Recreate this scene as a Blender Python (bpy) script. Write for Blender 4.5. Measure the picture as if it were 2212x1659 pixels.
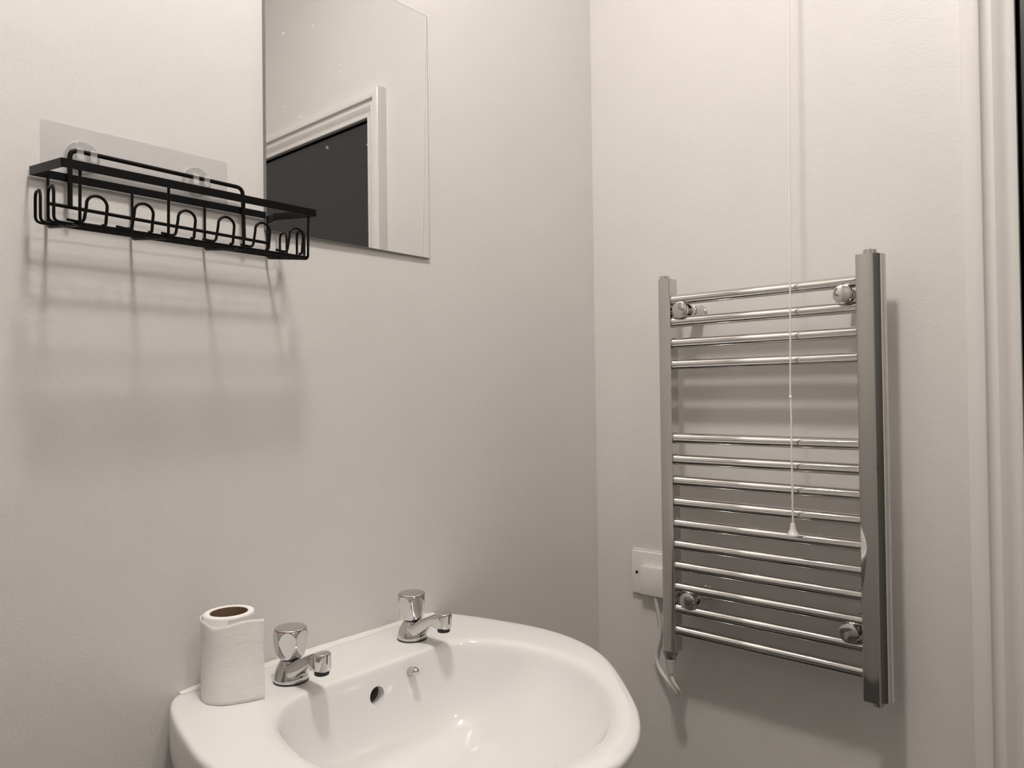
import bpy, bmesh, math, random
from mathutils import Vector, Matrix
random.seed(4)
PI = math.pi
Z0 = 1.2                      # camera height; photo-derived heights below are relative to it
for o in list(bpy.data.objects):
    bpy.data.objects.remove(o)
SC = bpy.context.scene
COL = SC.collection

# ------------------------------------------------------------------ camera, world, exposure
cd = bpy.data.cameras.new('camera')
cam = bpy.data.objects.new('camera', cd)
COL.objects.link(cam)
cd.sensor_fit = 'HORIZONTAL'
cd.sensor_width = 36.0
cd.lens = 36.0 * 1573.204 / 2212.0
cd.clip_start = 0.02
r_ = Vector((0.66416019, -0.74747749, -0.01298637))
u_ = Vector((-0.000412589, -0.01773746, 0.99984259))
f_ = Vector((0.74759017, 0.66405029, 0.01208892))
m = Matrix.Identity(4)
for i in range(3):
    m[i][0] = r_[i]; m[i][1] = u_[i]; m[i][2] = -f_[i]
m.translation = Vector((-1.302724, -0.914829, Z0))
cam.matrix_world = m
SC.camera = cam

w = bpy.data.worlds.new('world')
SC.world = w
w.use_nodes = True
w.node_tree.nodes['Background'].inputs[0].default_value = (1.0, 0.94, 0.88, 1)
w.node_tree.nodes['Background'].inputs[1].default_value = 0.02
SC.view_settings.view_transform = 'Standard'
SC.view_settings.look = 'None'
SC.view_settings.exposure = 0.06
SC.view_settings.gamma = 1.0
SC.view_settings.use_curve_mapping = False
LAMP_MAIN = ((-1.0, -0.555, Z0 + 1.32), 0.07, 26.0)    # position, radius, watts
LAMP_SECOND = ((-1.02, -1.62, Z0 + 1.30), 0.055, 16.0)
LAMP_COLOR = (1.0, 0.945, 0.89)
CEIL = Z0 + 1.46


# ------------------------------------------------------------------ materials
def mat(name, col, rough=0.5, metal=0.0, spec=0.5, **kw):
    mt = bpy.data.materials.new(name)
    mt.use_nodes = True
    b = mt.node_tree.nodes['Principled BSDF']
    b.inputs['Base Color'].default_value = (*col, 1)
    b.inputs['Roughness'].default_value = rough
    b.inputs['Metallic'].default_value = metal
    b.inputs['Specular IOR Level'].default_value = spec
    for k, v in kw.items():
        b.inputs[k.replace('_', ' ')].default_value = v
    return mt


def nodes(mt):
    return mt.node_tree.nodes, mt.node_tree.links, mt.node_tree.nodes['Principled BSDF']


def add_noise_bump(mt, layers, dist=0.001, coord='Object'):
    """layers: (scale, detail, strength)"""
    n, l, b = nodes(mt)
    tc = n.new('ShaderNodeTexCoord')
    prev = None
    for sc, det, st in layers:
        t = n.new('ShaderNodeTexNoise')
        t.inputs['Scale'].default_value = sc
        t.inputs['Detail'].default_value = det
        l.new(tc.outputs[coord], t.inputs['Vector'])
        bp = n.new('ShaderNodeBump')
        bp.inputs['Strength'].default_value = st
        bp.inputs['Distance'].default_value = dist
        l.new(t.outputs['Fac'], bp.inputs['Height'])
        if prev:
            l.new(prev.outputs['Normal'], bp.inputs['Normal'])
        prev = bp
    l.new(prev.outputs['Normal'], b.inputs['Normal'])
    return prev


def noise_color(mt, c1, c2, scale, detail=3, coord='Object'):
    n, l, b = nodes(mt)
    tc = n.new('ShaderNodeTexCoord')
    t = n.new('ShaderNodeTexNoise')
    t.inputs['Scale'].default_value = scale
    t.inputs['Detail'].default_value = detail
    l.new(tc.outputs[coord], t.inputs['Vector'])
    cr = n.new('ShaderNodeValToRGB')
    cr.color_ramp.elements[0].color = (*c1, 1)
    cr.color_ramp.elements[0].position = 0.3
    cr.color_ramp.elements[1].color = (*c2, 1)
    cr.color_ramp.elements[1].position = 0.7
    l.new(t.outputs['Fac'], cr.inputs['Fac'])
    l.new(cr.outputs['Color'], b.inputs['Base Color'])


M = {}
M['wall'] = mat('wall_paint', (0.66, 0.64, 0.62), 0.42, spec=0.35)
noise_color(M['wall'], (0.695, 0.673, 0.652), (0.715, 0.693, 0.672), 5.0)
add_noise_bump(M['wall'], [(3.5, 3, 0.30), (26, 3, 0.20), (300, 2, 0.07)], 0.004)
M['ceiling'] = mat('ceiling_paint', (0.70, 0.68, 0.66), 0.8)
M['wall_dim'] = mat('grey_wall_paint', (0.54, 0.52, 0.50), 0.5)
M['trim'] = mat('trim_gloss_paint', (0.74, 0.715, 0.695), 0.25, spec=0.5)
add_noise_bump(M['trim'], [(14, 3, 0.18), (90, 3, 0.08)], 0.002)
M['floor'] = mat('floor_vinyl', (0.16, 0.15, 0.145), 0.45)
noise_color(M['floor'], (0.055, 0.052, 0.05), (0.10, 0.095, 0.09), 9.0, 6)
M['door'] = mat('dark_grey_door_paint', (0.027, 0.028, 0.0275), 0.30)
add_noise_bump(M['door'], [(40, 3, 0.06)], 0.002)
M['gap_shade'] = mat('door_rebate_shade', (0.02, 0.019, 0.018), 0.7)  # shade of the door gap, put into the lining colour
M['ceramic'] = mat('white_glazed_ceramic', (0.80, 0.79, 0.78), 0.07, spec=0.55)
M['hole_shade'] = mat('overflow_hole_shade', (0.10, 0.095, 0.09), 0.8)  # darkness inside the overflow hole, painted as a base colour
M['sealant'] = mat('white_silicone', (0.82, 0.79, 0.76), 0.35)
add_noise_bump(M['sealant'], [(60, 3, 0.3)], 0.003)
M['chrome'] = mat('polished_chrome', (0.62, 0.61, 0.605), 0.06, metal=1.0)
add_noise_bump(M['chrome'], [(45, 2, 0.012)], 0.002)
M['rail'] = mat('chrome_radiator', (0.66, 0.645, 0.63), 0.05, metal=1.0)
M['satin'] = mat('brushed_nickel', (0.45, 0.43, 0.41), 0.3, metal=1.0)
M['black'] = mat('black_powder_coat', (0.0035, 0.0033, 0.0032), 0.45, spec=0.14)
add_noise_bump(M['black'], [(900, 2, 0.08)], 0.0005)
M['paper'] = mat('tissue_paper', (0.86, 0.845, 0.82), 0.9, spec=0.1)
M['card'] = mat('brown_card_core', (0.20, 0.135, 0.085), 0.9, spec=0.1)
M['plastic'] = mat('white_plastic', (0.80, 0.775, 0.75), 0.3)
M['cordmat'] = mat('cream_pull_cord', (0.80, 0.765, 0.72), 0.8)
M['cable'] = mat('white_pvc_cable', (0.74, 0.72, 0.69), 0.35)
M['dark'] = mat('dark_rubber', (0.012, 0.012, 0.012), 0.5)
M['red'] = mat('red_index', (0.16, 0.012, 0.012), 0.3)
M['blue'] = mat('blue_index', (0.02, 0.025, 0.09), 0.3)
M['clear'] = mat('clear_plastic', (0.90, 0.895, 0.89), 0.05, spec=0.8, Alpha=0.22)
M['frost'] = mat('cloudy_clear_plastic', (0.80, 0.79, 0.77), 0.3, Transmission_Weight=0.3, IOR=1.45)
M['rim'] = mat('clear_plastic_rim', (0.50, 0.49, 0.48), 0.08, spec=0.8, Alpha=0.35)
M['film'] = mat('clear_adhesive_film', (0.79, 0.78, 0.785), 0.30, Alpha=0.35)
add_noise_bump(M['film'], [(50, 3, 0.12)], 0.002)
M['mirror'] = mat('silvered_glass', (0.765, 0.765, 0.765), 0.0, metal=1.0)
M['glass_edge'] = mat('mirror_edge', (0.23, 0.225, 0.215), 0.25)
M['brass'] = mat('nickelled_brass', (0.62, 0.56, 0.47), 0.18, metal=1.0)

# dust spots on the mirror face
n, l, b = nodes(M['mirror'])
tc = n.new('ShaderNodeTexCoord')
vo = n.new('ShaderNodeTexVoronoi'); vo.inputs['Scale'].default_value = 42.0
l.new(tc.outputs['Object'], vo.inputs['Vector'])
lt = n.new('ShaderNodeMath'); lt.operation = 'LESS_THAN'; lt.inputs[1].default_value = 0.10
l.new(vo.outputs['Distance'], lt.inputs[0])
sx = n.new('ShaderNodeSeparateColor'); l.new(vo.outputs['Color'], sx.inputs['Color'])
gt = n.new('ShaderNodeMath'); gt.operation = 'GREATER_THAN'; gt.inputs[1].default_value = 0.72
l.new(sx.outputs['Red'], gt.inputs[0])
mu = n.new('ShaderNodeMath'); mu.operation = 'MULTIPLY'
l.new(lt.outputs[0], mu.inputs[0]); l.new(gt.outputs[0], mu.inputs[1])
m2 = n.new('ShaderNodeMath'); m2.operation = 'MULTIPLY'; m2.inputs[1].default_value = 0.30
l.new(mu.outputs[0], m2.inputs[0])
sub = n.new('ShaderNodeMath'); sub.operation = 'SUBTRACT'; sub.inputs[0].default_value = 1.0
l.new(m2.outputs[0], sub.inputs[1])
l.new(sub.outputs[0], b.inputs['Metallic'])

# tissue embossing: fine wavy lines and dotted quilting, from the sheet's own UVs (metres)
n, l, b = nodes(M['paper'])
uv = n.new('ShaderNodeUVMap'); uv.uv_map = 'uv'
sp = n.new('ShaderNodeSeparateXYZ'); l.new(uv.outputs['UV'], sp.inputs[0])


def mth(op, a, bb=None, cc=None):
    k = n.new('ShaderNodeMath'); k.operation = op
    for i, q in enumerate((a, bb, cc)):
        if q is None:
            continue
        if isinstance(q, (int, float)):
            k.inputs[i].default_value = q
        else:
            l.new(q, k.inputs[i])
    return k.outputs[0]


U, V = sp.outputs[0], sp.outputs[1]
wob = mth('MULTIPLY', mth('SINE', mth('MULTIPLY', U, 2 * PI / 0.018)), 0.0006)
Vw = mth('ADD', V, wob)
lines = mth('SINE', mth('MULTIPLY', Vw, 2 * PI / 0.0016))
SU, SV = 0.0212, 0.0230
shift = mth('MULTIPLY', mth('SINE', mth('MULTIPLY', U, 2 * PI / (2 * SU))), 0.0022)
Vs = mth('ADD', V, shift)
Us = mth('ADD', U, mth('MULTIPLY', mth('SINE', mth('MULTIPLY', V, 2 * PI / (2 * SV))), 0.0016))


def dots(lineco, size, along, pitch):
    fr = mth('ABSOLUTE', mth('SUBTRACT', mth('FRACT', mth('DIVIDE', lineco, size)), 0.5))
    on = mth('GREATER_THAN', fr, 0.5 - 0.0010 / size)
    dd = mth('GREATER_THAN', mth('SINE', mth('MULTIPLY', along, 2 * PI / pitch)), -0.1)
    return mth('MULTIPLY', on, dd)


dt = mth('MAXIMUM', dots(Vs, SV, U, 0.0027), dots(Us, SU, V, 0.0027))
h = mth('SUBTRACT', mth('MULTIPLY', lines, 0.11), mth('MULTIPLY', dt, 2.4))
bp = n.new('ShaderNodeBump'); bp.inputs['Strength'].default_value = 1.0
bp.inputs['Distance'].default_value = 0.0011
l.new(h, bp.inputs['Height'])
l.new(bp.outputs['Normal'], b.inputs['Normal'])


# ------------------------------------------------------------------ mesh helpers
def link(name, bm, material, parent=None, smooth=True, angle=None, off=None):
    """write a bmesh (world coordinates) as one object, placed in its parent's frame"""
    me = bpy.data.meshes.new(name)
    bmesh.ops.recalc_face_normals(bm, faces=bm.faces[:])
    bm.to_mesh(me); bm.free()
    me.materials.append(material if not isinstance(material, str) else M[material])
    for p in me.polygons:
        p.use_smooth = smooth
    if smooth and angle is not None:
        me.set_sharp_from_angle(angle=math.radians(angle))
    o = bpy.data.objects.new(name, me)
    COL.objects.link(o)
    if parent is not None:
        o.parent = parent
        off = parent['_loc'] if off is None else off
    if off is not None:
        me.transform(Matrix.Translation(-Vector(off)))
        if parent is None:
            o.location = off
        elif '_loc' in parent and parent.get('_mesh'):
            pass
    if off is not None:
        o['_loc'] = tuple(off); o['_mesh'] = 1
    return o


def thing(name, loc, label, cat, group=None):
    o = bpy.data.objects.new(name, None)
    o.empty_display_size = 0.02
    COL.objects.link(o)
    o.location = loc
    o['_loc'] = tuple(loc)
    o['label'] = label; o['category'] = cat
    if group:
        o['group'] = group
    return o


def tag(o, label, cat, group=None):
    o['label'] = label; o['category'] = cat
    if group:
        o['group'] = group
    return o


def struct(name, bm, material, parent=None, smooth=False, angle=None):
    o = link(name, bm, material, parent, smooth, angle, off=(0, 0, 0) if parent is None else None)
    if parent is None:
        o['kind'] = 'structure'
    return o


def box(bm, x0, x1, y0, y1, z0, z1, bev=0.0, seg=2):
    g = bmesh.ops.create_cube(bm, size=1.0)
    vs = g['verts']
    for v in vs:
        v.co = Vector((x0 if v.co.x < 0 else x1, y0 if v.co.y < 0 else y1, z0 if v.co.z < 0 else z1))
    if bev:
        es = list({e for v in vs for e in v.link_edges})
        bmesh.ops.bevel(bm, geom=es, offset=bev, segments=seg, profile=0.5, affect='EDGES')
    return bm


def rounded(pts, rad, seg=5, closed=False):
    """fillet the corners of a polyline"""
    P = [Vector(p) for p in pts]
    out = []
    N = len(P)
    for i in range(N):
        if not closed and i in (0, N - 1):
            out.append(P[i]); continue
        a, b_, c = P[i - 1], P[i], P[(i + 1) % N]
        d1, d2 = (a - b_), (c - b_)
        rr = rad[i] if isinstance(rad, (list, tuple)) else rad
        k = min(rr, d1.length * 0.49, d2.length * 0.49)
        if k < 1e-5 or d1.normalized().dot(d2.normalized()) < -0.999:
            out.append(b_); continue
        s, e = b_ + d1.normalized() * k, b_ + d2.normalized() * k
        for j in range(seg + 1):
            t = j / seg
            out.append((1 - t) ** 2 * s + 2 * t * (1 - t) * b_ + t * t * e)
    return out


def smooth_path(pts, sub=8):
    P = [Vector(p) for p in pts]
    out = []
    for i in range(len(P) - 1):
        p0 = P[i - 1] if i else P[0] * 2 - P[1]
        p1, p2 = P[i], P[i + 1]
        p3 = P[i + 2] if i + 2 < len(P) else P[-1] * 2 - P[-2]
        for j in range(sub):
            t = j / sub
            out.append(0.5 * ((2 * p1) + (-p0 + p2) * t + (2 * p0 - 5 * p1 + 4 * p2 - p3) * t * t + (-p0 + 3 * p1 - 3 * p2 + p3) * t ** 3))
    out.append(P[-1])
    return out


def tube(bm, pts, r, seg=10, closed=False, caps=True):
    P = [Vector(p) for p in pts]
    N = len(P)
    rings = []
    up = None
    for i in range(N):
        if closed:
            t = (P[(i + 1) % N] - P[i - 1]).normalized()
        else:
            t = (P[min(i + 1, N - 1)] - P[max(i - 1, 0)]).normalized()
        if up is None:
            a = Vector((0, 0, 1)) if abs(t.z) < 0.9 else Vector((1, 0, 0))
            up = (a - t * a.dot(t)).normalized()
        else:
            up = (up - t * up.dot(t)).normalized()
        s = t.cross(up)
        rr = r[i] if isinstance(r, (list, tuple)) else r
        rings.append([bm.verts.new(P[i] + (up * math.cos(2 * PI * k / seg) + s * math.sin(2 * PI * k / seg)) * rr) for k in range(seg)])
    for i in range(N if closed else N - 1):
        a, b_ = rings[i], rings[(i + 1) % N]
        for k in range(seg):
            bm.faces.new((a[k], a[(k + 1) % seg], b_[(k + 1) % seg], b_[k]))
    if not closed and caps:
        bm.faces.new(rings[0]); bm.faces.new(rings[-1])
    return bm


def lathe(bm, prof, center, axis=(0, 0, 1), seg=32):
    """prof: (radius, height along axis)"""
    ax = Vector(axis).normalized()
    a = Vector((1, 0, 0)) if abs(ax.x) < 0.9 else Vector((0, 1, 0))
    e1 = (a - ax * a.dot(ax)).normalized(); e2 = ax.cross(e1)
    c = Vector(center)
    prev = None
    for r, hh in prof:
        if r < 1e-6:
            ring = [bm.verts.new(c + ax * hh)]
        else:
            ring = [bm.verts.new(c + ax * hh + (e1 * math.cos(2 * PI * k / seg) + e2 * math.sin(2 * PI * k / seg)) * r) for k in range(seg)]
        if prev is not None:
            if len(prev) == 1 and len(ring) > 1:
                for k in range(seg):
                    bm.faces.new((prev[0], ring[k], ring[(k + 1) % seg]))
            elif len(ring) == 1 and len(prev) > 1:
                for k in range(seg):
                    bm.faces.new((prev[k], prev[(k + 1) % seg], ring[0]))
            else:
                for k in range(seg):
                    bm.faces.new((prev[k], prev[(k + 1) % seg], ring[(k + 1) % seg], ring[k]))
        elif len(ring) > 1:
            bm.faces.new(ring)
        prev = ring
    if len(prev) > 1:
        bm.faces.new(prev)
    return bm


def prism(bm, poly, dirv, axis_map):
    """extrude a closed 2-D polygon; axis_map(p, t) -> world point, t in (0,1)"""
    a = [bm.verts.new(axis_map(p, 0)) for p in poly]
    c = [bm.verts.new(axis_map(p, 1)) for p in poly]
    N = len(poly)
    for i in range(N):
        bm.faces.new((a[i], a[(i + 1) % N], c[(i + 1) % N], c[i]))
    bm.faces.new(a); bm.faces.new(c)
    return bm


def z(v):
    return v + Z0


# ------------------------------------------------------------------ the room
RX0, RY0 = -2.15, -1.80
B = bmesh.new
struct('wall_left', box(B(), RX0 - 0.1, 0.0, 0.0, 0.1, 0.0, CEIL), 'wall')            # mirror and basin wall
DY0, DY1, DZ = -0.757, -1.50, Z0 + 0.80                                              # door opening in the radiator wall
bm = B()
box(bm, 0.0, 0.1, DY0, 0.1, 0.0, CEIL)
box(bm, 0.0, 0.1, RY0 - 0.1, DY1, 0.0, CEIL)
box(bm, 0.0, 0.1, DY1, DY0, DZ, CEIL)
struct('wall_right', bm, 'wall')
struct('wall_back', box(B(), RX0 - 0.1, 0.1, RY0 - 0.1, RY0, 0.0, CEIL), 'wall_dim')
struct('wall_far', box(B(), RX0 - 0.1, RX0, RY0, 0.0, 0.0, CEIL), 'wall_dim')
struct('floor', box(B(), RX0 - 0.1, 0.1, RY0 - 0.1, 0.1, -0.08, 0.0), 'floor')
struct('ceiling', box(B(), RX0 - 0.1, 0.1, RY0 - 0.1, 0.1, CEIL, CEIL + 0.08), 'ceiling')

# architrave profile: (distance from opening edge outwards, projection from the wall)
PROF = [(0.0, 0.0), (0.0, 0.013), (0.002, 0.0145), (0.0085, 0.0145), (0.0095, 0.0115), (0.013, 0.0125), (0.018, 0.0155), (0.023, 0.0195),
        (0.0275, 0.0215), (0.030, 0.0205), (0.034, 0.0195), (0.038, 0.0205), (0.0415, 0.024), (0.0425, 0.0285), (0.0445, 0.030),
        (0.064, 0.030), (0.0665, 0.0285), (0.0675, 0.025), (0.0690, 0.0)]
OE = -0.7655                                  # inner edge of the architrave on the hinge side
OE2 = -1.4925
OT = Z0 + 0.792


def architrave(kind):
    bm = B()
    if kind == 'left':
        prism(bm, PROF, None, lambda p, t: Vector((-p[1], OE + p[0], 0.0 if t == 0 else OT + p[0])))
    elif kind == 'right':
        prism(bm, PROF, None, lambda p, t: Vector((-p[1], OE2 - p[0], 0.0 if t == 0 else OT + p[0])))
    else:
        prism(bm, PROF, None, lambda p, t: Vector((-p[1], OE + p[0] if t == 0 else OE2 - p[0], OT + p[0])))
    return bm


struct('trim_1', architrave('left'), 'trim', smooth=True, angle=38)
struct('trim_2', architrave('top'), 'trim', smooth=True, angle=38)
struct('trim_3', architrave('right'), 'trim', smooth=True, angle=38)

# door leaf in a rebate whose lining is coloured dark as gap shade
dm = bpy.data.objects.new('door_1', None); COL.objects.link(dm)
dm['kind'] = 'structure'; dm['_loc'] = (0, 0, 0); dm.empty_display_size = 0.05
struct('door_leaf', box(B(), 0.002, 0.042, -1.488, -0.7695, 0.006, Z0 + 0.786, 0.0015, 1), 'door', dm)
bm = B()
box(bm, 0.006, 0.1, DY0 - 0.004, DY0, 0.0, DZ)
box(bm, 0.006, 0.1, DY1, DY1 + 0.004, 0.0, DZ)
box(bm, 0.006, 0.1, DY1 + 0.004, DY0 - 0.004, DZ - 0.004, DZ)
box(bm, 0.07, 0.1, DY1 + 0.004, DY0 - 0.004, 0.0, DZ - 0.004)
struct('door_lining', bm, 'gap_shade', dm)
bm = B()
lathe(bm, [(0, z(-0.372)), (0.0045, z(-0.372)), (0.0062, z(-0.370)), (0.0062, z(-0.282)), (0.0045, z(-0.280)), (0, z(-0.280))], (-0.0045, -0.7725, 0), seg=14)
struct('hinge', bm, 'trim', dm, smooth=True, angle=40)
bm = B()
lathe(bm, [(0, 0), (0.026, 0), (0.026, 0.006), (0.012, 0.010), (0.010, 0.03), (0.024, 0.042), (0.028, 0.055), (0.02, 0.066), (0, 0.069)], (0.002, -1.42, 1.0), (-1, 0, 0), 24)
struct('door_handle', bm, 'chrome', dm, smooth=True, angle=40)
bm = B()
box(bm, RX0, 0.0, -0.016, 0.0, 0.0, 0.1, 0.003)
struct('baseboard_left', bm, 'trim')
bm = B()
box(bm, -0.016, 0.0, -0.695, -0.016, 0.0, 0.1, 0.003)
struct('baseboard_right', bm, 'trim')


# ------------------------------------------------------------------ lamps on the ceiling (above the frame)
def ceiling_lamp(spec, label, aim=None):
    (x, y, zz), rad, watt = spec
    t = thing('ceiling_lamp', (x, y, CEIL), label, 'lamp')
    link('canopy', lathe(B(), [(0, CEIL), (0.05, CEIL), (0.05, CEIL - 0.012), (0.042, CEIL - 0.02), (0, CEIL - 0.02)], (x, y, 0), seg=28), 'plastic', t, angle=40)
    link('stem', tube(B(), [(x, y, CEIL - 0.02), (x, y, zz + rad + 0.04)], 0.008, 12), 'satin', t, angle=40)
    link('lamp_holder', lathe(B(), [(0, zz + rad + 0.045), (0.02, zz + rad + 0.045), (0.022, zz + rad + 0.006), (0, zz + rad + 0.006)], (x, y, 0), seg=24), 'plastic', t, angle=40)
    ld = bpy.data.lights.new('bulb_light', 'SPOT' if aim else 'POINT')
    ld.energy = watt
    ld.shadow_soft_size = rad
    ld.color = LAMP_COLOR
    lo = bpy.data.objects.new('bulb_light', ld)
    COL.objects.link(lo)
    lo.parent = t
    lo.location = Vector((x, y, zz)) - Vector((x, y, CEIL))
    if aim:
        ld.spot_size = math.radians(92); ld.spot_blend = 1.0
        lo.rotation_euler = (Vector(aim) - Vector((x, y, zz))).to_track_quat('-Z', 'Y').to_euler()
    else:
        # extra disk light added below the bulb to strengthen its downward light
        ad = bpy.data.lights.new('added_down_light', 'AREA')
        ad.shape = 'DISK'; ad.size = rad * 2.0
        ad.energy = watt * 0.15
        ad.color = LAMP_COLOR
        ao = bpy.data.objects.new('added_down_light', ad)
        COL.objects.link(ao)
        ao.parent = t
        ao.location = Vector((x, y, zz - 0.002)) - Vector((x, y, CEIL))


ceiling_lamp(LAMP_MAIN, 'white ceiling lamp hanging above the basin, nearer the mirror wall')
ceiling_lamp(LAMP_SECOND, 'white ceiling lamp further from the mirror wall, behind the camera side', (-1.08, 0.0, Z0 + 0.15))

# ------------------------------------------------------------------ mirror
MX0, MX1, MZ0, MZ1 = -0.7817, -0.4814, z(0.2268), z(0.6352)
t = thing('wall_mirror', (-0.6315, 0, MZ0), 'frameless rectangular mirror fixed on the wall above the basin', 'mirror')
bm = B()
box(bm, MX0, MX1, -0.0045, 0.0, MZ0, MZ1)
for v in bm.verts:
    if v.co.y < -0.002:
        v.co.y -= 0.0064 * (MX1 - v.co.x)
link('glass_pane', bm, 'glass_edge', t, smooth=False)
bm = B()
vs = [bm.verts.new((p[0], p[1] - 0.0064 * (MX1 - p[0]), p[2])) for p in ((MX0 + .0008, -0.0047, MZ0 + .0008), (MX1 - .0008, -0.0047, MZ0 + .0008), (MX1 - .0008, -0.0047, MZ1 - .0008), (MX0 + .0008, -0.0047, MZ1 - .0008))]
bm.faces.new(vs)
o = link('mirror_face', bm, 'mirror', t, smooth=False)
o['label'] = 'silvered reflecting face'

# ------------------------------------------------------------------ wash basin
BX, BZ = -0.691, z(-0.366)
OUT = [(0.0, 0.0), (0.217, 0.0), (0.2305, -0.016), (0.246, -0.06), (0.2595, -0.115), (0.2715, -0.19), (0.2665, -0.255), (0.245, -0.315), (0.209, -0.366),
       (0.163, -0.4155), (0.113, -0.4625), (0.06, -0.4955), (0.0, -0.5115)]
INN = [(0.0, -0.122), (0.11, -0.1225), (0.135, -0.127), (0.158, -0.142), (0.178, -0.17), (0.193, -0.215), (0.198, -0.27), (0.187, -0.33), (0.162, -0.376),
       (0.128, -0.414), (0.085, -0.4475), (0.04, -0.4675), (0.0, -0.473)]
DC = (0.0, -0.222)                                  # drain


def densify(half, corner=False):
    pts = smooth_path([(p[0], p[1], 0) for p in half[1:]], 8) if corner else smooth_path([(p[0], p[1], 0) for p in half], 8)
    if corner:
        pts = [Vector((half[0][0], half[0][1], 0))] + pts
    pts = [(max(p.x, 0.0), p.y) for p in pts]
    return pts + [(-p[0], p[1]) for p in reversed(pts[1:-1])]


def hit(poly, c, ang):
    dx, dy = math.cos(ang), math.sin(ang)
    best = None
    for i in range(len(poly)):
        x1, y1 = poly[i][0] - c[0], poly[i][1] - c[1]
        x2, y2 = poly[(i + 1) % len(poly)][0] - c[0], poly[(i + 1) % len(poly)][1] - c[1]
        den = dx * (y2 - y1) - dy * (x2 - x1)
        if abs(den) < 1e-12:
            continue
        tt = (x1 * (y2 - y1) - y1 * (x2 - x1)) / den
        s = (x1 * dy - y1 * dx) / den
        if tt > 0 and -1e-9 <= s <= 1 + 1e-9:
            best = tt if best is None else max(best, tt)
    return (c[0] + dx * best, c[1] + dy * best)


outp, inp = densify(OUT, True), densify(INN)
NA = 96
angs = [PI / 2 + 2 * PI * k / NA for k in range(NA)]
ca = math.atan2(0 - DC[1], 0.217)
for target in (ca, PI - ca):                            # snap one ray onto each back corner
    k = min(range(NA), key=lambda q: abs(((angs[q] - target + PI) % (2 * PI)) - PI))
    angs[k] = target if abs(angs[k] - target) < 1 else target + 2 * PI
OL = [hit(outp, DC, a) for a in angs]
IL = [hit(inp, DC, a) for a in angs]
bm = B()
loops = []


def ring(pts):
    loops.append([bm.verts.new(p) for p in pts])


for zz, s in ((-0.215, 0.30), (-0.20, 0.36), (-0.165, 0.52), (-0.125, 0.70), (-0.085, 0.855), (-0.05, 0.945), (-0.026, 0.982), (-0.013, 0.996), (-0.006, 0.998), (-0.002, 0.990), (0.0, 0.974)):
    pts = []
    for p in OL:
        k = min(1.0, abs(p[1]) / 0.30)
        k = k * k * (3 - 2 * k)
        k = k + (1 - k) * min(1.0, max(0.0, (-zz - 0.06) / 0.15))
        pts.append((BX + p[0] * (1 - (1 - s) * k) if zz < -0.01 else BX + p[0] * s, p[1] * s if p[1] < -1e-6 else 0.0, BZ + zz))
    ring(pts)
for f in (0.25, 0.6):
    ring([(BX + (p[0] * .974) * (1 - f) + (DC[0] + (q[0] - DC[0]) * 1.045) * f, (p[1] * .974 * (1 - f) + (DC[1] + (q[1] - DC[1]) * 1.045) * f), BZ + 0.0005) for p, q in zip(OL, IL)])
for s, zk, zf in ((1.045, 0.0, 0.0), (1.012, -0.0015, -0.0012), (0.985, -0.006, -0.005), (0.967, -0.017, -0.011), (0.950, -0.036, -0.018), (0.920, -0.062, -0.029), (0.865, -0.088, -0.045),
                  (0.775, -0.107, -0.065), (0.65, -0.119, -0.087), (0.48, -0.127, -0.108), (0.31, -0.1315, -0.123), (0.17, -0.1345, -0.1325), (0.125, -0.138, -0.138), (0.115, -0.144, -0.144)):
    # steep back wall, gently sloping front and sides
    pts = []
    for q in IL:
        k = min(1.0, max(0.0, (-0.135 - q[1]) / 0.13))
        k = k * k * (3 - 2 * k)
        pts.append((BX + DC[0] + (q[0] - DC[0]) * s, DC[1] + (q[1] - DC[1]) * s, BZ + zk * (1 - k) + zf * k))
    ring(pts)
for a, b_ in zip(loops, loops[1:]):
    for k in range(NA):
        bm.faces.new((a[k], a[(k + 1) % NA], b_[(k + 1) % NA], b_[k]))
bm.faces.new(loops[0]); bm.faces.new(loops[-1])
basin = thing('wash_basin', (BX, 0, BZ - 0.215), 'white ceramic wash basin on the wall under the mirror', 'basin')
body = link('bowl', bm, 'ceramic', basin)
off = Vector(basin['_loc'])


def cut(target, bmc):
    me = bpy.data.meshes.new('cutter')
    bmesh.ops.recalc_face_normals(bmc, faces=bmc.faces[:])
    bmc.to_mesh(me); bmc.free()
    me.transform(Matrix.Translation(-off))
    c = bpy.data.objects.new('cutter', me); COL.objects.link(c)
    c.parent = basin
    md = target.modifiers.new('cut', 'BOOLEAN'); md.object = c; md.operation = 'DIFFERENCE'; md.solver = 'EXACT'
    return c


sd = body.modifiers.new('sub', 'SUBSURF'); sd.levels = 2; sd.render_levels = 2
OFX, OFZ = BX - 0.0040, BZ - 0.0360
cs = []
bmc = B(); lathe(bmc, [(0, 0), (0.0118, 0), (0.0118, 0.075), (0, 0.075)], (OFX, -0.175, OFZ), (0, 1, 0.0), 32); cs.append(cut(body, bmc))
bpy.context.view_layer.update()
dg = bpy.context.evaluated_depsgraph_get()
nm = bpy.data.meshes.new_from_object(body.evaluated_get(dg))
body.modifiers.clear()
old = body.data
body.data = nm
bpy.data.meshes.remove(old)
nm.name = 'bowl'
for c in cs:
    bpy.data.objects.remove(c)
for p in nm.polygons:
    p.use_smooth = True
nm.set_sharp_from_angle(angle=math.radians(50))
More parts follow.
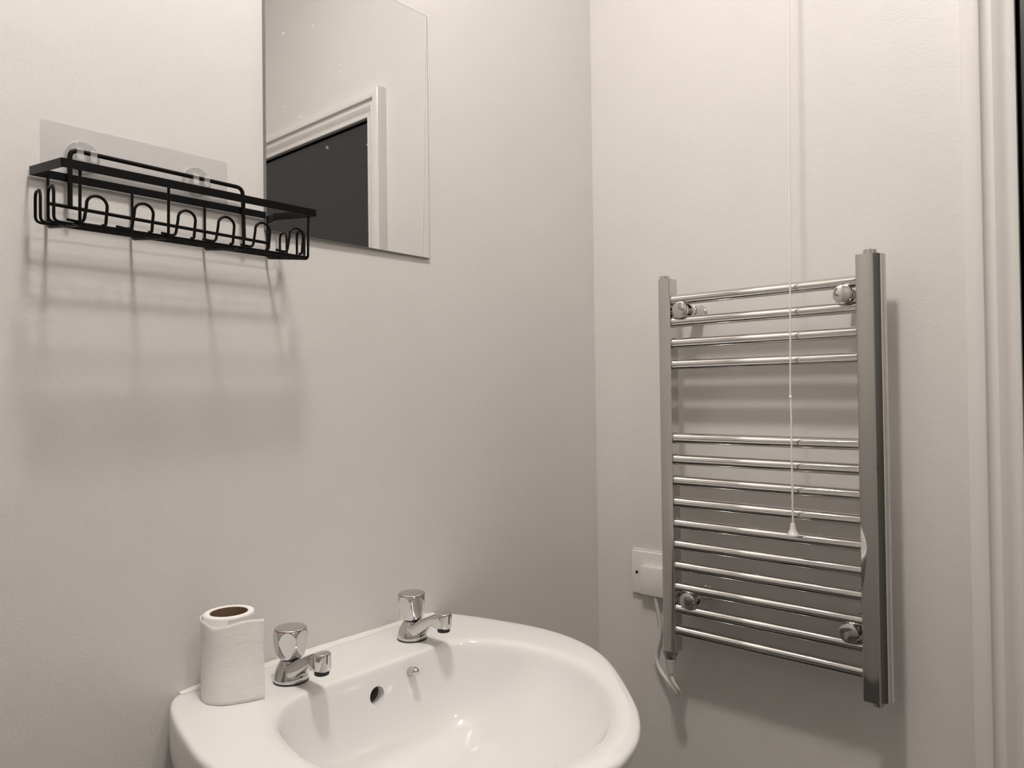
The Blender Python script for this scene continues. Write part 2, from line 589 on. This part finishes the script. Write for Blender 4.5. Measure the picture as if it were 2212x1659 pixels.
# overflow lining with the inner shade painted in, lip of the hole, waste, chain stay and silicone
bm = B()
lathe(bm, [(0.0119, 0.0), (0.0116, 0.001), (0.0116, 0.05), (0, 0.05)], (OFX, -0.1150, OFZ), (0, 1, 0), 28)
bm.faces.ensure_lookup_table()
bmesh.ops.delete(bm, geom=[bm.faces[0]], context='FACES_ONLY')
link('overflow_passage', bm, 'hole_shade', basin, angle=60)['label'] = 'dark overflow hole in the back of the bowl'
bm = B()
lathe(bm, [(0, 0.0), (0.021, 0.0), (0.0225, 0.0015), (0.0205, 0.003), (0.0165, 0.0028), (0.015, 0.001), (0, 0.001)], (BX, DC[1], BZ - 0.1375), seg=36)
link('waste_ring', bm, 'chrome', basin, angle=50)['label'] = 'chrome waste ring'
bm = B()
lathe(bm, [(0, -0.006), (0.0065, -0.006), (0.0066, 0.0), (0.0064, 0.0045), (0.0054, 0.0085), (0.0033, 0.0112), (0, 0.0122)], (BX + 0.0550, -0.1305, BZ - 0.0205), (0, -1, 0.25), 24)
link('chain_stay', bm, 'chrome', basin)['label'] = 'small chrome chain stay'
bm = B()
sil = []
for i in range(41):
    x = BX - 0.211 + 0.422 * i / 40
    hgt = (0.0040 + 0.0002 * math.sin(i * 1.7) + 0.0004 * math.sin(i * 0.35 + 1)) * min(1.0, 0.15 + min(i, 40 - i) * 0.25)
    sil.append([bm.verts.new((x, -0.0002, BZ + hgt)), bm.verts.new((x, -0.0022, BZ + hgt * 0.60)), bm.verts.new((x, -0.0055, BZ + hgt * 0.26)), bm.verts.new((x, -0.0105, BZ + 0.0003)), bm.verts.new((x, -0.0002, BZ - 0.002))])
for a, b_ in zip(sil, sil[1:]):
    for k in range(5):
        bm.faces.new((a[k], a[(k + 1) % 5], b_[(k + 1) % 5], b_[k]))
bm.faces.new(sil[0]); bm.faces.new(sil[-1])
link('sealant_bead', bm, 'sealant', basin, angle=70)['label'] = 'bead of white sealant along the wall'
# pedestal below the frame
bm = B()
pr = [(0.115, 0.0), (0.11, 0.03), (0.085, 0.12), (0.075, 0.35), (0.08, 0.52), (0.09, 0.60), (0.098, BZ - 0.214)]
lathe(bm, [(0, 0.0)] + pr + [(0, BZ - 0.214)], (BX, -0.135, 0), seg=36)
ped = link('basin_pedestal', bm, 'ceramic', None, angle=50, off=(BX, -0.135, 0))
tag(ped, 'white ceramic pedestal standing on the floor under the wash basin', 'pedestal')


# ------------------------------------------------------------------ basin taps
def make_tap(x, y, ring_mat, turn, label, spread=0.0):
    t = thing('basin_tap', (x, y, BZ + 0.0006), label, 'tap', 'chrome basin taps')
    zb = BZ + 0.0006
    link('base_washer', lathe(B(), [(0, 0), (0.0222, 0), (0.0222, 0.0014), (0, 0.0014)], (x, y, zb), seg=36), 'dark', t, angle=40)['label'] = 'dark sealing washer'
    # cast body: bell-shaped pillar with spout
    bm = B()
    lathe(bm, [(0, 0.0014), (0.0216, 0.0014), (0.0222, 0.0026), (0.0221, 0.0055), (0.0212, 0.009), (0.0192, 0.0145), (0.0168, 0.0195), (0.0145, 0.0235), (0.0128, 0.0262), (0.0118, 0.0275), (0, 0.0275)], (x, y, zb), seg=48)
    link('tap_body', bm, 'chrome', t, angle=50)
    bm = B()
    secs = [(0.004, 0.0135, 0.0105, 0.0155), (0.014, 0.0155, 0.0108, 0.0143), (0.024, 0.0222, 0.0112, 0.0122), (0.034, 0.0282, 0.0092, 0.0106), (0.044, 0.0338, 0.0078, 0.0099),
            (0.0520, 0.0380, 0.0072, 0.0098), (0.0560, 0.0384, 0.0086, 0.0101), (0.0600, 0.0386, 0.0102, 0.0106), (0.066, 0.0396, 0.0109, 0.0109), (0.0715, 0.0402, 0.0110, 0.0106),
            (0.0755, 0.0402, 0.0109, 0.0095), (0.0785, 0.0401, 0.0107, 0.0076), (0.0803, 0.0400, 0.0104, 0.0047), (0.0810, 0.0399, 0.0098, 0.0016)]
    prev = None
    NS = 24
    for d, zc, hh, hw in secs:
        rg = []
        for k in range(NS):
            a = 2 * PI * k / NS
            ex = 0.30 if d > 0.03 else 0.5
            cx, cz = math.cos(a), math.sin(a)
            px = math.copysign(abs(cx) ** ex, cx) * hw
            pz = math.copysign(abs(cz) ** ex, cz) * hh
            rg.append(bm.verts.new((x + px, y - d, zb + zc + pz)))
        if prev:
            for k in range(NS):
                bm.faces.new((prev[k], prev[(k + 1) % NS], rg[(k + 1) % NS], rg[k]))
        else:
            bm.faces.new(rg)
        prev = rg
    bm.faces.new(prev)
    link('spout', bm, 'chrome', t, angle=48)
    bm = B()
    lathe(bm, [(0, 0.0), (0.0088, 0.0), (0.0092, 0.001), (0.0092, 0.0055), (0, 0.0055)], (x, y - 0.0695, zb + 0.0243), seg=28)
    link('outlet', bm, 'dark', t, angle=40)['label'] = 'black outlet under the spout'
    link('neck', lathe(B(), [(0, 0.0275), (0.0105, 0.0275), (0.0105, 0.031), (0, 0.031)], (x, y, zb), seg=28), 'dark', t, angle=40)
    # barrel handle with six flat facets
    bm = B()
    prof = [(0, 0.0300), (0.0150, 0.0300), (0.0166, 0.0308), (0.0175, 0.0325), (0.0186, 0.0360), (0.0200, 0.0410), (0.0212, 0.0460), (0.02195, 0.0510), (0.0222, 0.0550), (0.0220, 0.0590), (0.0213, 0.0625), (0.0204, 0.0650), (0.0198, 0.0660), (0, 0.0660)]
    # refine the profile so that the facet outlines read as smooth arcs
    fine = []
    for (r0, h0), (r1, h1) in zip(prof, prof[1:]):
        nn = 1 if (r0 == 0 or r1 == 0) else 5
        for q in range(nn):
            fine.append((r0 + (r1 - r0) * q / nn, h0 + (h1 - h0) * q / nn))
    fine.append(prof[-1])
    lathe(bm, fine, (x, y, zb), seg=144)
    for v in bm.verts:
        dx, dy = v.co.x - x, v.co.y - y
        rr = math.hypot(dx, dy)
        hgt = v.co.z - zb
        if rr < 0.012:
            continue
        th = math.atan2(dy, dx)
        k = round((th - turn) / (PI / 3))
        dth = th - (turn + k * PI / 3)
        plane = 0.0178 + (hgt - 0.031) * 0.060
        lim = plane / math.cos(dth)
        if rr > lim:
            v.co.x = x + dx * lim / rr; v.co.y = y + dy * lim / rr
    hd = link('handle', bm, 'chrome', t, angle=20)
    link('index_ring', lathe(B(), [(0, 0.0658), (0.0198, 0.0658), (0.0199, 0.0661), (0.0196, 0.0665), (0, 0.0665)], (x, y, zb), seg=48), ring_mat, hd, angle=40)
    link('handle_cap', lathe(B(), [(0, 0.0665), (0.0194, 0.0665), (0.0195, 0.0672), (0.0186, 0.0681), (0.014, 0.0686), (0.004, 0.0680), (0, 0.0679)], (x, y, zb), seg=48), 'chrome', hd, angle=50)
    return t


def cam_dir(x, y):
    return math.atan2(-0.9148 - y, -1.3027 - x)


make_tap(-0.7910, -0.0735, 'red', cam_dir(-0.7885, -0.0735) - math.radians(12), 'chrome basin tap with a thin red ring, next to the toilet roll')
make_tap(-0.5860, -0.0715, 'blue', cam_dir(-0.5845, -0.0715) + math.radians(25), 'chrome basin tap with a dark blue ring, at the corner side of the basin')

# ------------------------------------------------------------------ toilet roll
RXc, RYc, RR, RH = -0.8645, -0.0555, 0.0297, 0.1015
zb = BZ + 0.0008
roll = thing('toilet_roll', (RXc, RYc, zb), 'nearly used white toilet roll standing on the left end of the basin', 'toilet roll')


def uv_sheet(path, z_lo, z_hi, rows, name, thick=0.0006, solid=True, parent=None, u0=0.0, wob=0.0):
    """path: list of (x, y); z_lo/z_hi functions of the arc fraction"""
    bm = B()
    lay = bm.loops.layers.uv.new('uv')
    L = [0.0]
    for a, b_ in zip(path, path[1:]):
        L.append(L[-1] + math.hypot(b_[0] - a[0], b_[1] - a[1]))
    grid = []
    for i, (px, py) in enumerate(path):
        f = L[i] / L[-1]
        lo, hi = z_lo(f), z_hi(f)
        col = []
        for j in range(rows + 1):
            zz = lo + (hi - lo) * j / rows
            col.append((bm.verts.new((px + wob * math.sin(9 * j / rows + 5 * f), py + wob * math.cos(7 * j / rows + 3 * f), zz)), L[i] + u0, zz - zb))
        grid.append(col)
    for a, b_ in zip(grid, grid[1:]):
        for j in range(rows):
            q = (a[j], b_[j], b_[j + 1], a[j + 1])
            fc = bm.faces.new([v[0] for v in q])
            for lp, v in zip(fc.loops, q):
                lp[lay].uv = (v[1], v[2])
    me = bpy.data.meshes.new(name)
    bm.to_mesh(me); bm.free()
    me.transform(Matrix.Translation(-Vector(parent['_loc'])))
    for p in me.polygons:
        p.use_smooth = True
    me.materials.append(M['paper'])
    o = bpy.data.objects.new(name, me); COL.objects.link(o)
    o.parent = parent
    o['_loc'] = tuple(parent['_loc'])
    return o


# wound body with a hollow core
bm = B()
lathe(bm, [(0.0222, 0.0), (RR - 0.001, 0.0), (RR, 0.001), (RR, RH - 0.002), (RR - 0.0008, RH - 0.0006), (RR - 0.003, RH), (0.0236, RH), (0.0222, RH - 0.001)], (RXc, RYc, zb), seg=64)
bm.faces.ensure_lookup_table()
big = [f for f in bm.faces if len(f.verts) > 8]
bmesh.ops.delete(bm, geom=big, context='FACES_ONLY')
lo = [v for v in bm.verts if abs(v.co.z - zb) < 1e-6 and math.hypot(v.co.x - RXc, v.co.y - RYc) < 0.0225]
o = link('wound_paper', bm, 'paper', roll, angle=50)
bm = B()
for rr0, rr1 in ((0.0212, 0.0223),):
    lathe(bm, [(rr1, 0.0), (rr1, RH - 0.0012), (rr0, RH - 0.0012), (rr0, 0.0)], (RXc, RYc, zb), seg=48)
bm.faces.ensure_lookup_table()
bmesh.ops.delete(bm, geom=[f for f in bm.faces if len(f.verts) > 8], context='FACES_ONLY')
link('cardboard_core', bm, 'card', roll, angle=50)['label'] = 'brown cardboard core'
# loose outer turn and the free end of the sheet
EX, EY = -0.8435, -0.1005
path = []
for i in range(46):
    a = math.radians(75 + (246 - 75) * i / 45)
    k = i / 45
    rad = RR + 0.0006 + 0.0036 * k
    path.append((RXc + rad * math.cos(a), RYc + rad * math.sin(a)))
x0, y0 = path[-1]
tx, ty = path[-1][0] - path[-2][0], path[-1][1] - path[-2][1]
tl = math.hypot(tx, ty); tx, ty = tx / tl, ty / tl
Lc = math.hypot(EX - x0, EY - y0)
for i in range(1, 17):
    s = i / 16
    hx, hy = x0 + tx * Lc * 0.45, y0 + ty * Lc * 0.45
    path.append(((1 - s) ** 2 * x0 + 2 * s * (1 - s) * hx + s * s * EX, (1 - s) ** 2 * y0 + 2 * s * (1 - s) * hy + s * s * EY))


def top_edge(f):
    base = zb + RH - 0.0035
    dip = -0.0060 * math.exp(-((f - 0.62) / 0.13) ** 2)
    rise = -0.0015 * max(0.0, (f - 0.8) / 0.2)
    return base + dip + rise + 0.0003 * math.sin(f * 31)


sh = uv_sheet(path, lambda f: zb + 0.0002 + 0.0004 * max(0, f - 0.7), top_edge, 24, 'loose_sheet', parent=roll, wob=0.00035)
sh['label'] = 'loose embossed end of the sheet'
sm = sh.modifiers.new('thick', 'SOLIDIFY'); sm.thickness = 0.0005; sm.offset = 1.0
# the rest of the outer turn, slightly lower than the core
path2 = []
for i in range(40):
    a = math.radians(75 - 195 * i / 39)
    path2.append((RXc + (RR + 0.0005) * math.cos(a), RYc + (RR + 0.0005) * math.sin(a)))
uv_sheet(path2, lambda f: zb + 0.0002, lambda f: zb + RH - 0.003 + 0.0006 * math.sin(f * 9), 16, 'under_sheet', parent=roll, wob=0.0002)

# ------------------------------------------------------------------ chrome towel radiator
ZT, ZB_ = z(0.2108), z(-0.4892)
rad = thing('towel_radiator', (-0.07, -0.395, ZB_), 'chrome ladder towel radiator mounted on the wall beside the door', 'radiator')


def radiator_tube(sign, yin):
    """D-shaped upright: flat inner side and flat front, rounded outer side. sign=+1: outer side towards +y"""
    s = sign
    prof = [(-0.0840, yin), (-0.0850, yin + s * 0.0010), (-0.0850, yin + s * 0.0236)]
    for k in range(15):
        t = k / 14
        px = (1 - t) ** 2 * -0.0848 + 2 * t * (1 - t) * -0.0692 + t * t * -0.0590
        py = (1 - t) ** 2 * 0.0240 + 2 * t * (1 - t) * 0.0352 + t * t * 0.0380
        prof.append((px, yin + s * py))
    prof += [(-0.0572, yin + s * 0.036), (-0.0570, yin + s * 0.033), (-0.0570, yin + s * 0.0015), (-0.0580, yin)]
    bm = B()
    prism(bm, prof, None, lambda p, t: Vector((p[0], p[1], ZB_ if t == 0 else ZT)))
    return bm


link('upright_tube', radiator_tube(+1, -0.2318), 'rail', rad, angle=30)
link('upright_tube', radiator_tube(-1, -0.5598), 'rail', rad, angle=30)
RAILZ = [0.1703, 0.1290, 0.0888, 0.0485, -0.0895, -0.1293, -0.1695, -0.2098, -0.2497, -0.2893, -0.3290, -0.3688, -0.4090, -0.4495]
RXr, RRr = -0.0715, 0.0097
for zz in RAILZ:
    bm = B()
    tube(bm, [(RXr, -0.2318, z(zz)), (RXr, -0.2330, z(zz)), (RXr, -0.2350, z(zz)), (RXr, -0.2358, z(zz)), (RXr, -0.556, z(zz)), (RXr, -0.5575, z(zz)), (RXr, -0.5598, z(zz))],
         [RRr + 0.0012, RRr + 0.0012, RRr + 0.0006, RRr, RRr, RRr + 0.0006, RRr + 0.0010], 28)
    link('rail', bm, 'rail', rad, angle=40)
for yy, zt, s in ((-0.2135, ZT, 1), (-0.5780, ZT, 1), (-0.5780, ZB_, -1)):
    bm = B()
    lathe(bm, [(0, 0), (0.0118, 0), (0.0118, 0.0012), (0.0104, 0.0018), (0.0104, 0.0062), (0.0096, 0.0072), (0, 0.0074)], (-0.0705, yy, zt), (0, 0, s), 30)
    link('end_cap', bm, 'rail', rad, angle=30)
for yy, zz in ((-0.2475, 0.1505), (-0.5440, 0.1505), (-0.2540, -0.3890), (-0.5440, -0.3890)):
    wy = yy - 0.004 if yy > -0.4 else yy + 0.004
    br = bpy.data.objects.new('wall_bracket', None); COL.objects.link(br)
    br.parent = rad; br.location = Vector((0, wy, z(zz))) - Vector(rad['_loc']); br['_loc'] = (0, wy, z(zz)); br.empty_display_size = 0.01
    c = (0, wy, z(zz))
    link('flange', lathe(B(), [(0, 0), (0.0142, 0), (0.0146, 0.001), (0.0138, 0.005), (0.0122, 0.0064), (0, 0.0064)], c, (-1, 0, 0), 32), 'rail', br, angle=35)
    link('post', lathe(B(), [(0, 0.006), (0.0122, 0.006), (0.0117, 0.034), (0.0127, 0.0345), (0.0127, 0.0395), (0.0112, 0.040), (0.0112, 0.050), (0.0085, 0.051), (0.0085, 0.076), (0, 0.076)], c, (-1, 0, 0), 32), 'rail', br, angle=35)
    link('clamp_plate', lathe(B(), [(0, 0.050), (0.0125, 0.050), (0.0138, 0.052), (0.0138, 0.0565), (0.0125, 0.0585), (0, 0.0585)], c, (-1, 0, 0), 32), 'rail', br, angle=35)
    link('cap', lathe(B(), [(0, 0.0775), (0.0138, 0.0775), (0.0152, 0.0785), (0.0155, 0.0800), (0.0155, 0.0845), (0.0150, 0.0855), (0.0137, 0.0862), (0.0095, 0.0870), (0.005, 0.0875), (0, 0.0877)], c, (-1, 0, 0), 36), 'rail', br, angle=28)
# heating element under the left upright
ec = (-0.0705, -0.2135, ZB_)
el = link('element_nut', lathe(B(), [(0, 0), (0.0125, 0), (0.0135, 0.001), (0.0135, 0.0105), (0.0118, 0.0125), (0.0108, 0.0175), (0, 0.0175)], ec, (0, 0, -1), 6 * 5), 'satin', rad, angle=30)
el['label'] = 'nickel nut of the heating element'
o = link('element_collar', lathe(B(), [(0, 0.0165), (0.0104, 0.0165), (0.0108, 0.018), (0.0104, 0.0195), (0.0108, 0.0215), (0.0104, 0.0235), (0, 0.0235)], ec, (0, 0, -1), 28), 'frost', rad, angle=60)
o = link('cable_gland', lathe(B(), [(0, 0.0235), (0.0100, 0.0235), (0.0092, 0.030), (0.0078, 0.037), (0.0070, 0.0435), (0.0062, 0.0465), (0, 0.0465)], ec, (0, 0, -1), 28), 'frost', rad, angle=50)
o['label'] = 'cloudy plastic cable gland'

# ------------------------------------------------------------------ fused spur and flex
sy0, sy1, sz0, sz1 = -0.0905, -0.1785, z(-0.4165), z(-0.3275)
sw = thing('flex_outlet', (0, -0.1345, sz0), 'white square flex outlet plate on the wall behind the radiator', 'outlet')
bm = B(); box(bm, -0.0095, 0.0, sy1, sy0, sz0, sz1, 0.0028, 3)
link('back_plate', bm, 'plastic', sw, angle=50)
bm = B(); box(bm, -0.0215, -0.009, -0.1700, -0.1185, z(-0.4125), z(-0.3545), 0.0012, 2)
link('raised_cover', bm, 'plastic', sw, angle=50)
for yy in (-0.1035, -0.1655 - 0.0085):
    bm = B(); lathe(bm, [(0.0030, 0.0), (0.0034, 0.0004), (0.0026, 0.0006), (0.0018, 0.0004), (0, 0.0003)], (-0.0094, yy, z(-0.3725)), (-1, 0, 0), 18)
    link('screw', bm, 'dark', sw, angle=60)['label'] = 'dark recessed screw'
bm = B()
pts = []
for i in range(31):
    k = i / 30
    pts.append((-0.002 - 0.0008 * math.sin(i * 1.9), sy0 + 0.001 - 0.086 * k, sz1 + 0.0006 + 0.0012 * abs(math.sin(i * 1.3))))
tube(bm, pts, 0.0019, 8)
link('paint_edge', bm, 'trim', sw, angle=60)['label'] = 'uneven paint line along the top of the plate'
bm = B()
cab = [(-0.0145, -0.1500, z(-0.4085)), (-0.0145, -0.1508, z(-0.4200)), (-0.0125, -0.1540, z(-0.445)), (-0.0105, -0.1575, z(-0.472)), (-0.0095, -0.1545, z(-0.498)), (-0.0095, -0.1480, z(-0.522)),
       (-0.0105, -0.1468, z(-0.538)), (-0.0130, -0.1545, z(-0.556)), (-0.0185, -0.1690, z(-0.5670)), (-0.0270, -0.1885, z(-0.5775)), (-0.0370, -0.2060, z(-0.5825)), (-0.0500, -0.2210, z(-0.5785)), (-0.0630, -0.2240, z(-0.566)),
       (-0.0695, -0.2190, z(-0.552)), (-0.0705, -0.2137, z(-0.539)), (-0.0705, -0.2135, z(-0.5362))]
tube(bm, smooth_path(cab, 6), 0.0039, 12)
fx = link('power_flex', bm, 'cable', None, angle=60, off=(-0.0145, -0.15, z(-0.4085)))
tag(fx, 'white power cable looping from the outlet to the radiator heating element', 'cable')

# ------------------------------------------------------------------ light pull cord
pc = thing('light_pull_cord', (-0.0925, -0.457, z(-0.243)), 'thin white light pull cord with bell weight hanging in front of the radiator', 'pull cord')
bm = B(); tube(bm, smooth_path([(-0.047, -0.459, CEIL), (-0.0740, -0.459, z(0.66)), (-0.0850, -0.4592, z(0.34)), (-0.0915, -0.4590, z(0.12)), (-0.0925, -0.4572, z(-0.0133))], 8), 0.0014, 8)
link('upper_cord', bm, 'cordmat', pc, angle=60)
bm = B(); tube(bm, smooth_path([(-0.0925, -0.4572, z(-0.0133)), (-0.0927, -0.4582, z(-0.03)), (-0.0925, -0.4578, z(-0.12)), (-0.0925, -0.4578, z(-0.2218))], 6), 0.0016, 8)
link('lower_cord', bm, 'cordmat', pc, angle=60)
bm = B(); lathe(bm, [(0, 0.004), (0.0016, 0.0034), (0.0027, 0.0016), (0.0027, -0.0008), (0.0020, -0.0026), (0, -0.0032)], (-0.0925, -0.4575, z(-0.0133)), seg=14)
link('knot', bm, 'cordmat', pc, angle=80)
bm = B(); lathe(bm, [(0, 0.0216), (0.0034, 0.0216), (0.0038, 0.0208), (0.0040, 0.018), (0.0052, 0.011), (0.0076, 0.0055), (0.0099, 0.0030), (0.0102, 0.0020), (0.0098, 0.0004), (0.0085, 0.0), (0, 0.0)], (-0.0925, -0.4577, z(-0.2432)), seg=36)
link('bell_weight', bm, 'plastic', pc, angle=45)['label'] = 'white plastic bell weight'
bm = B(); lathe(bm, [(0, 0), (0.04, 0), (0.04, 0.018), (0.034, 0.026), (0, 0.026)], (-0.047, -0.459, CEIL), (0, 0, -1), 28)
cs_ = link('ceiling_switch', bm, 'plastic', None, angle=40, off=(-0.047, -0.459, CEIL))
tag(cs_, 'round white pull switch on the ceiling above the cord', 'switch')

# ------------------------------------------------------------------ adhesive hook pad
pad = thing('adhesive_hook_pad', (-0.9415, 0, z(0.253)), 'clear adhesive strip with two round hook clips holding the black caddy', 'hook')
bm = B()
px0, px1, pz0, pz1 = -1.0490, -0.8340, z(0.2530), z(0.3088)
poly = rounded([(px0, 0, pz0), (px1, 0, pz0), (px1, 0, pz1), (px0, 0, pz1)], 0.004, 4, True)
prism(bm, [(p.x, p.z) for p in poly], None, lambda p, t: Vector((p[0], -0.0007 if t else -0.0001, p[1])))
link('film', bm, 'film', pad, smooth=False)['label'] = 'clear film'
MOZ = z(0.2770)                      # height of the hung rail
for cx in (-1.0075, -0.8760):
    cz = z(0.2745)
    d = link('suction_disc', lathe(B(), [(0, 0.0008), (0.0186, 0.0008), (0.0190, 0.0014), (0.0182, 0.0030), (0.0150, 0.0036), (0.0145, 0.0026), (0, 0.0024)], (cx, 0, cz), (0, -1, 0), 40), 'clear', pad, angle=40)
    link('disc_rim', tube(B(), [(cx + 0.0168 * math.cos(2 * PI * i / 40), -0.0036, cz + 0.0168 * math.sin(2 * PI * i / 40)) for i in range(40)], 0.0011, 8, True), 'rim', d, angle=60)
    for dx in (-0.0065, 0.0075):
        bm = B()
        xa = cx + dx
        hook = [(-0.0026, z(0.2850)), (-0.0140, z(0.2846)), (-0.0166, z(0.2815)), (-0.0166, z(0.2712)), (-0.0148, z(0.2712)), (-0.0146, z(0.2808)), (-0.0130, z(0.2826)), (-0.0026, z(0.2828))]
        hook = [(p[0], p[1] - 0.0034) for p in hook]
        prism(bm, hook, None, lambda p, t: Vector((xa + (-0.0034 if t == 0 else 0.0034), p[0], p[1])))
        link('clip', bm, 'clear', d, smooth=False)

# ------------------------------------------------------------------ black wire caddy
cad = thing('wire_caddy', (-0.915, -0.055, z(0.172)), 'black wire bathroom caddy with hooks along its front, hung on the left wall', 'caddy')
FZb, FZf = 0.2425, 0.2290            # underside of the flat frame at the wall and at the front
FY0, FY1 = -0.0045, -0.1095
FX0, FX1 = -1.0610, -0.7690
BH, BT = 0.0092, 0.0016


def fz(y):
    return FZb + (FZf - FZb) * (y - FY0) / (FY1 - FY0)


bm = B()
oc = rounded([(FX0, FY0, 0), (FX1, FY0, 0), (FX1, FY1, 0), (FX0, FY1, 0)], 0.0025, 4, True)
ic = rounded([(FX0 + BT, FY0 - BT, 0), (FX1 - BT, FY0 - BT, 0), (FX1 - BT, FY1 + BT, 0), (FX0 + BT, FY1 + BT, 0)], 0.0015, 4, True)
rings4 = []
for loop, top in ((oc, 0), (oc, 1), (ic, 1), (ic, 0)):
    rings4.append([bm.verts.new((p.x, p.y, z(fz(p.y) + (BH if top else 0)))) for p in loop])
for i in range(4):
    a, b_ = rings4[i], rings4[(i + 1) % 4]
    for k in range(len(a)):
        bm.faces.new((a[k], a[(k + 1) % len(a)], b_[(k + 1) % len(a)], b_[k]))
link('flat_frame', bm, 'black', cad, angle=35)
WZb, WZf = 0.1885, 0.1745            # bottom of the basket at the wall and at the front
WR = 0.00155


def wz(y):
    return WZb + (WZf - WZb) * (y + 0.005) / (-0.1 + 0.005)


RIBX = [-1.0433, -0.9555, -0.8675, -0.7800]
for x in RIBX:
    bm = B()
    pts = rounded([(x, -0.0065, z(fz(-.0065) + 0.004)), (x, -0.0060, z(WZb)), (x, -0.1045, z(WZf)), (x, -0.1062, z(fz(-.106) + 0.004))], 0.006, 6)
    tube(bm, pts, WR, 10)
    link('rib_wire', bm, 'black', cad, angle=60)
# floor wires joined in pairs; their ends turn up into loops
for ya, yb in ((-0.0195, -0.0365), (-0.0615, -0.0790)):
    bm = B()
    ym = (ya + yb) / 2
    dz = WR * 1.8
    top = 0.2175 + (0.0035 if ya > -0.04 else 0.0)

    def side(x, xo):
        return [(x, ya, z(wz(ya) + dz)), (xo, ya, z(wz(ya) + dz)), (xo, ya, z(top - 0.006)), (xo, ya + (ym - ya) * 0.25, z(top)), (xo, yb + (ym - yb) * 0.25, z(top)), (xo, yb, z(top - 0.006)), (xo, yb, z(wz(yb) + dz)), (x, yb, z(wz(yb) + dz))]
    right = side(-0.79, -0.7690)
    left = side(-1.03, -1.0590)
    pts = left[::-1] + right
    rr = [0.0, 0.006, 0.006, 0.006, 0.006, 0.006, 0.006, 0.0]
    tube(bm, rounded(pts, rr + rr, 6, True), WR, 10, closed=True)
    link('floor_wire', bm, 'black', cad, angle=60)
bm = B(); tube(bm, [(-1.046, -0.0965, z(wz(-.0965) + 2 * WR)), (-0.777, -0.0965, z(wz(-.0965) + 2 * WR))], WR, 10)
link('floor_wire', bm, 'black', cad, angle=60)
# row of hooks along the front
HY = -0.1005
for k in range(6):
    cx = -1.0268 + k * 0.04625
    bm = B()
    zb_, zt_ = 0.1795 + 0.0003 * k, 0.2075 + 0.0008 * k
    hw = 0.0098
    pts = [(cx - 0.0270, HY, z(zb_)), (cx - 0.0118, HY, z(zb_ - 0.0012)), (cx - hw, HY - 0.0020, z(zt_ - 0.013))]
    body_ = rounded([Vector(p) for p in pts] + [Vector((cx - hw * 0.98, HY - 0.0024, z(zt_ - 0.010)))], [0, 0.0055, 0, 0], 5)
    arch = [Vector((cx - hw * math.cos(PI * j / 14), HY - 0.0026, z(zt_ - 0.010) + 0.010 * math.sin(PI * j / 14))) for j in range(1, 14)]
    tail = rounded([(cx + hw, HY - 0.0024, z(zt_ - 0.010)), (cx + hw * 0.92, HY, z(zb_ - 0.0005)), (cx + hw * 0.92 - 0.0035, HY + 0.001, z(zb_ - 0.0005))], 0.002, 3)
    tube(bm, body_ + arch + tail, WR, 10)
    link('hook', bm, 'black', cad, angle=60)
# back rail and hanging bracket
bm = B(); tube(bm, [(-1.0450, -0.0095, z(0.2140)), (-0.7800, -0.0095, z(0.2085))], 0.0021, 12)
link('back_rail', bm, 'black', cad, angle=60)
bm = B()
pts = rounded([(-1.0235, -0.0125, z(0.2135)), (-1.0235, -0.0125, z(0.2775)), (-0.8190, -0.0125, z(0.2755)), (-0.8175, -0.0125, z(0.2093))], 0.009, 7)
tube(bm, pts, 0.0026, 12)
link('hanging_bracket', bm, 'black', cad, angle=60)

# tidy helper properties
for o in bpy.data.objects:
    for k in ('_loc', '_mesh'):
        if k in o:
            del o[k]
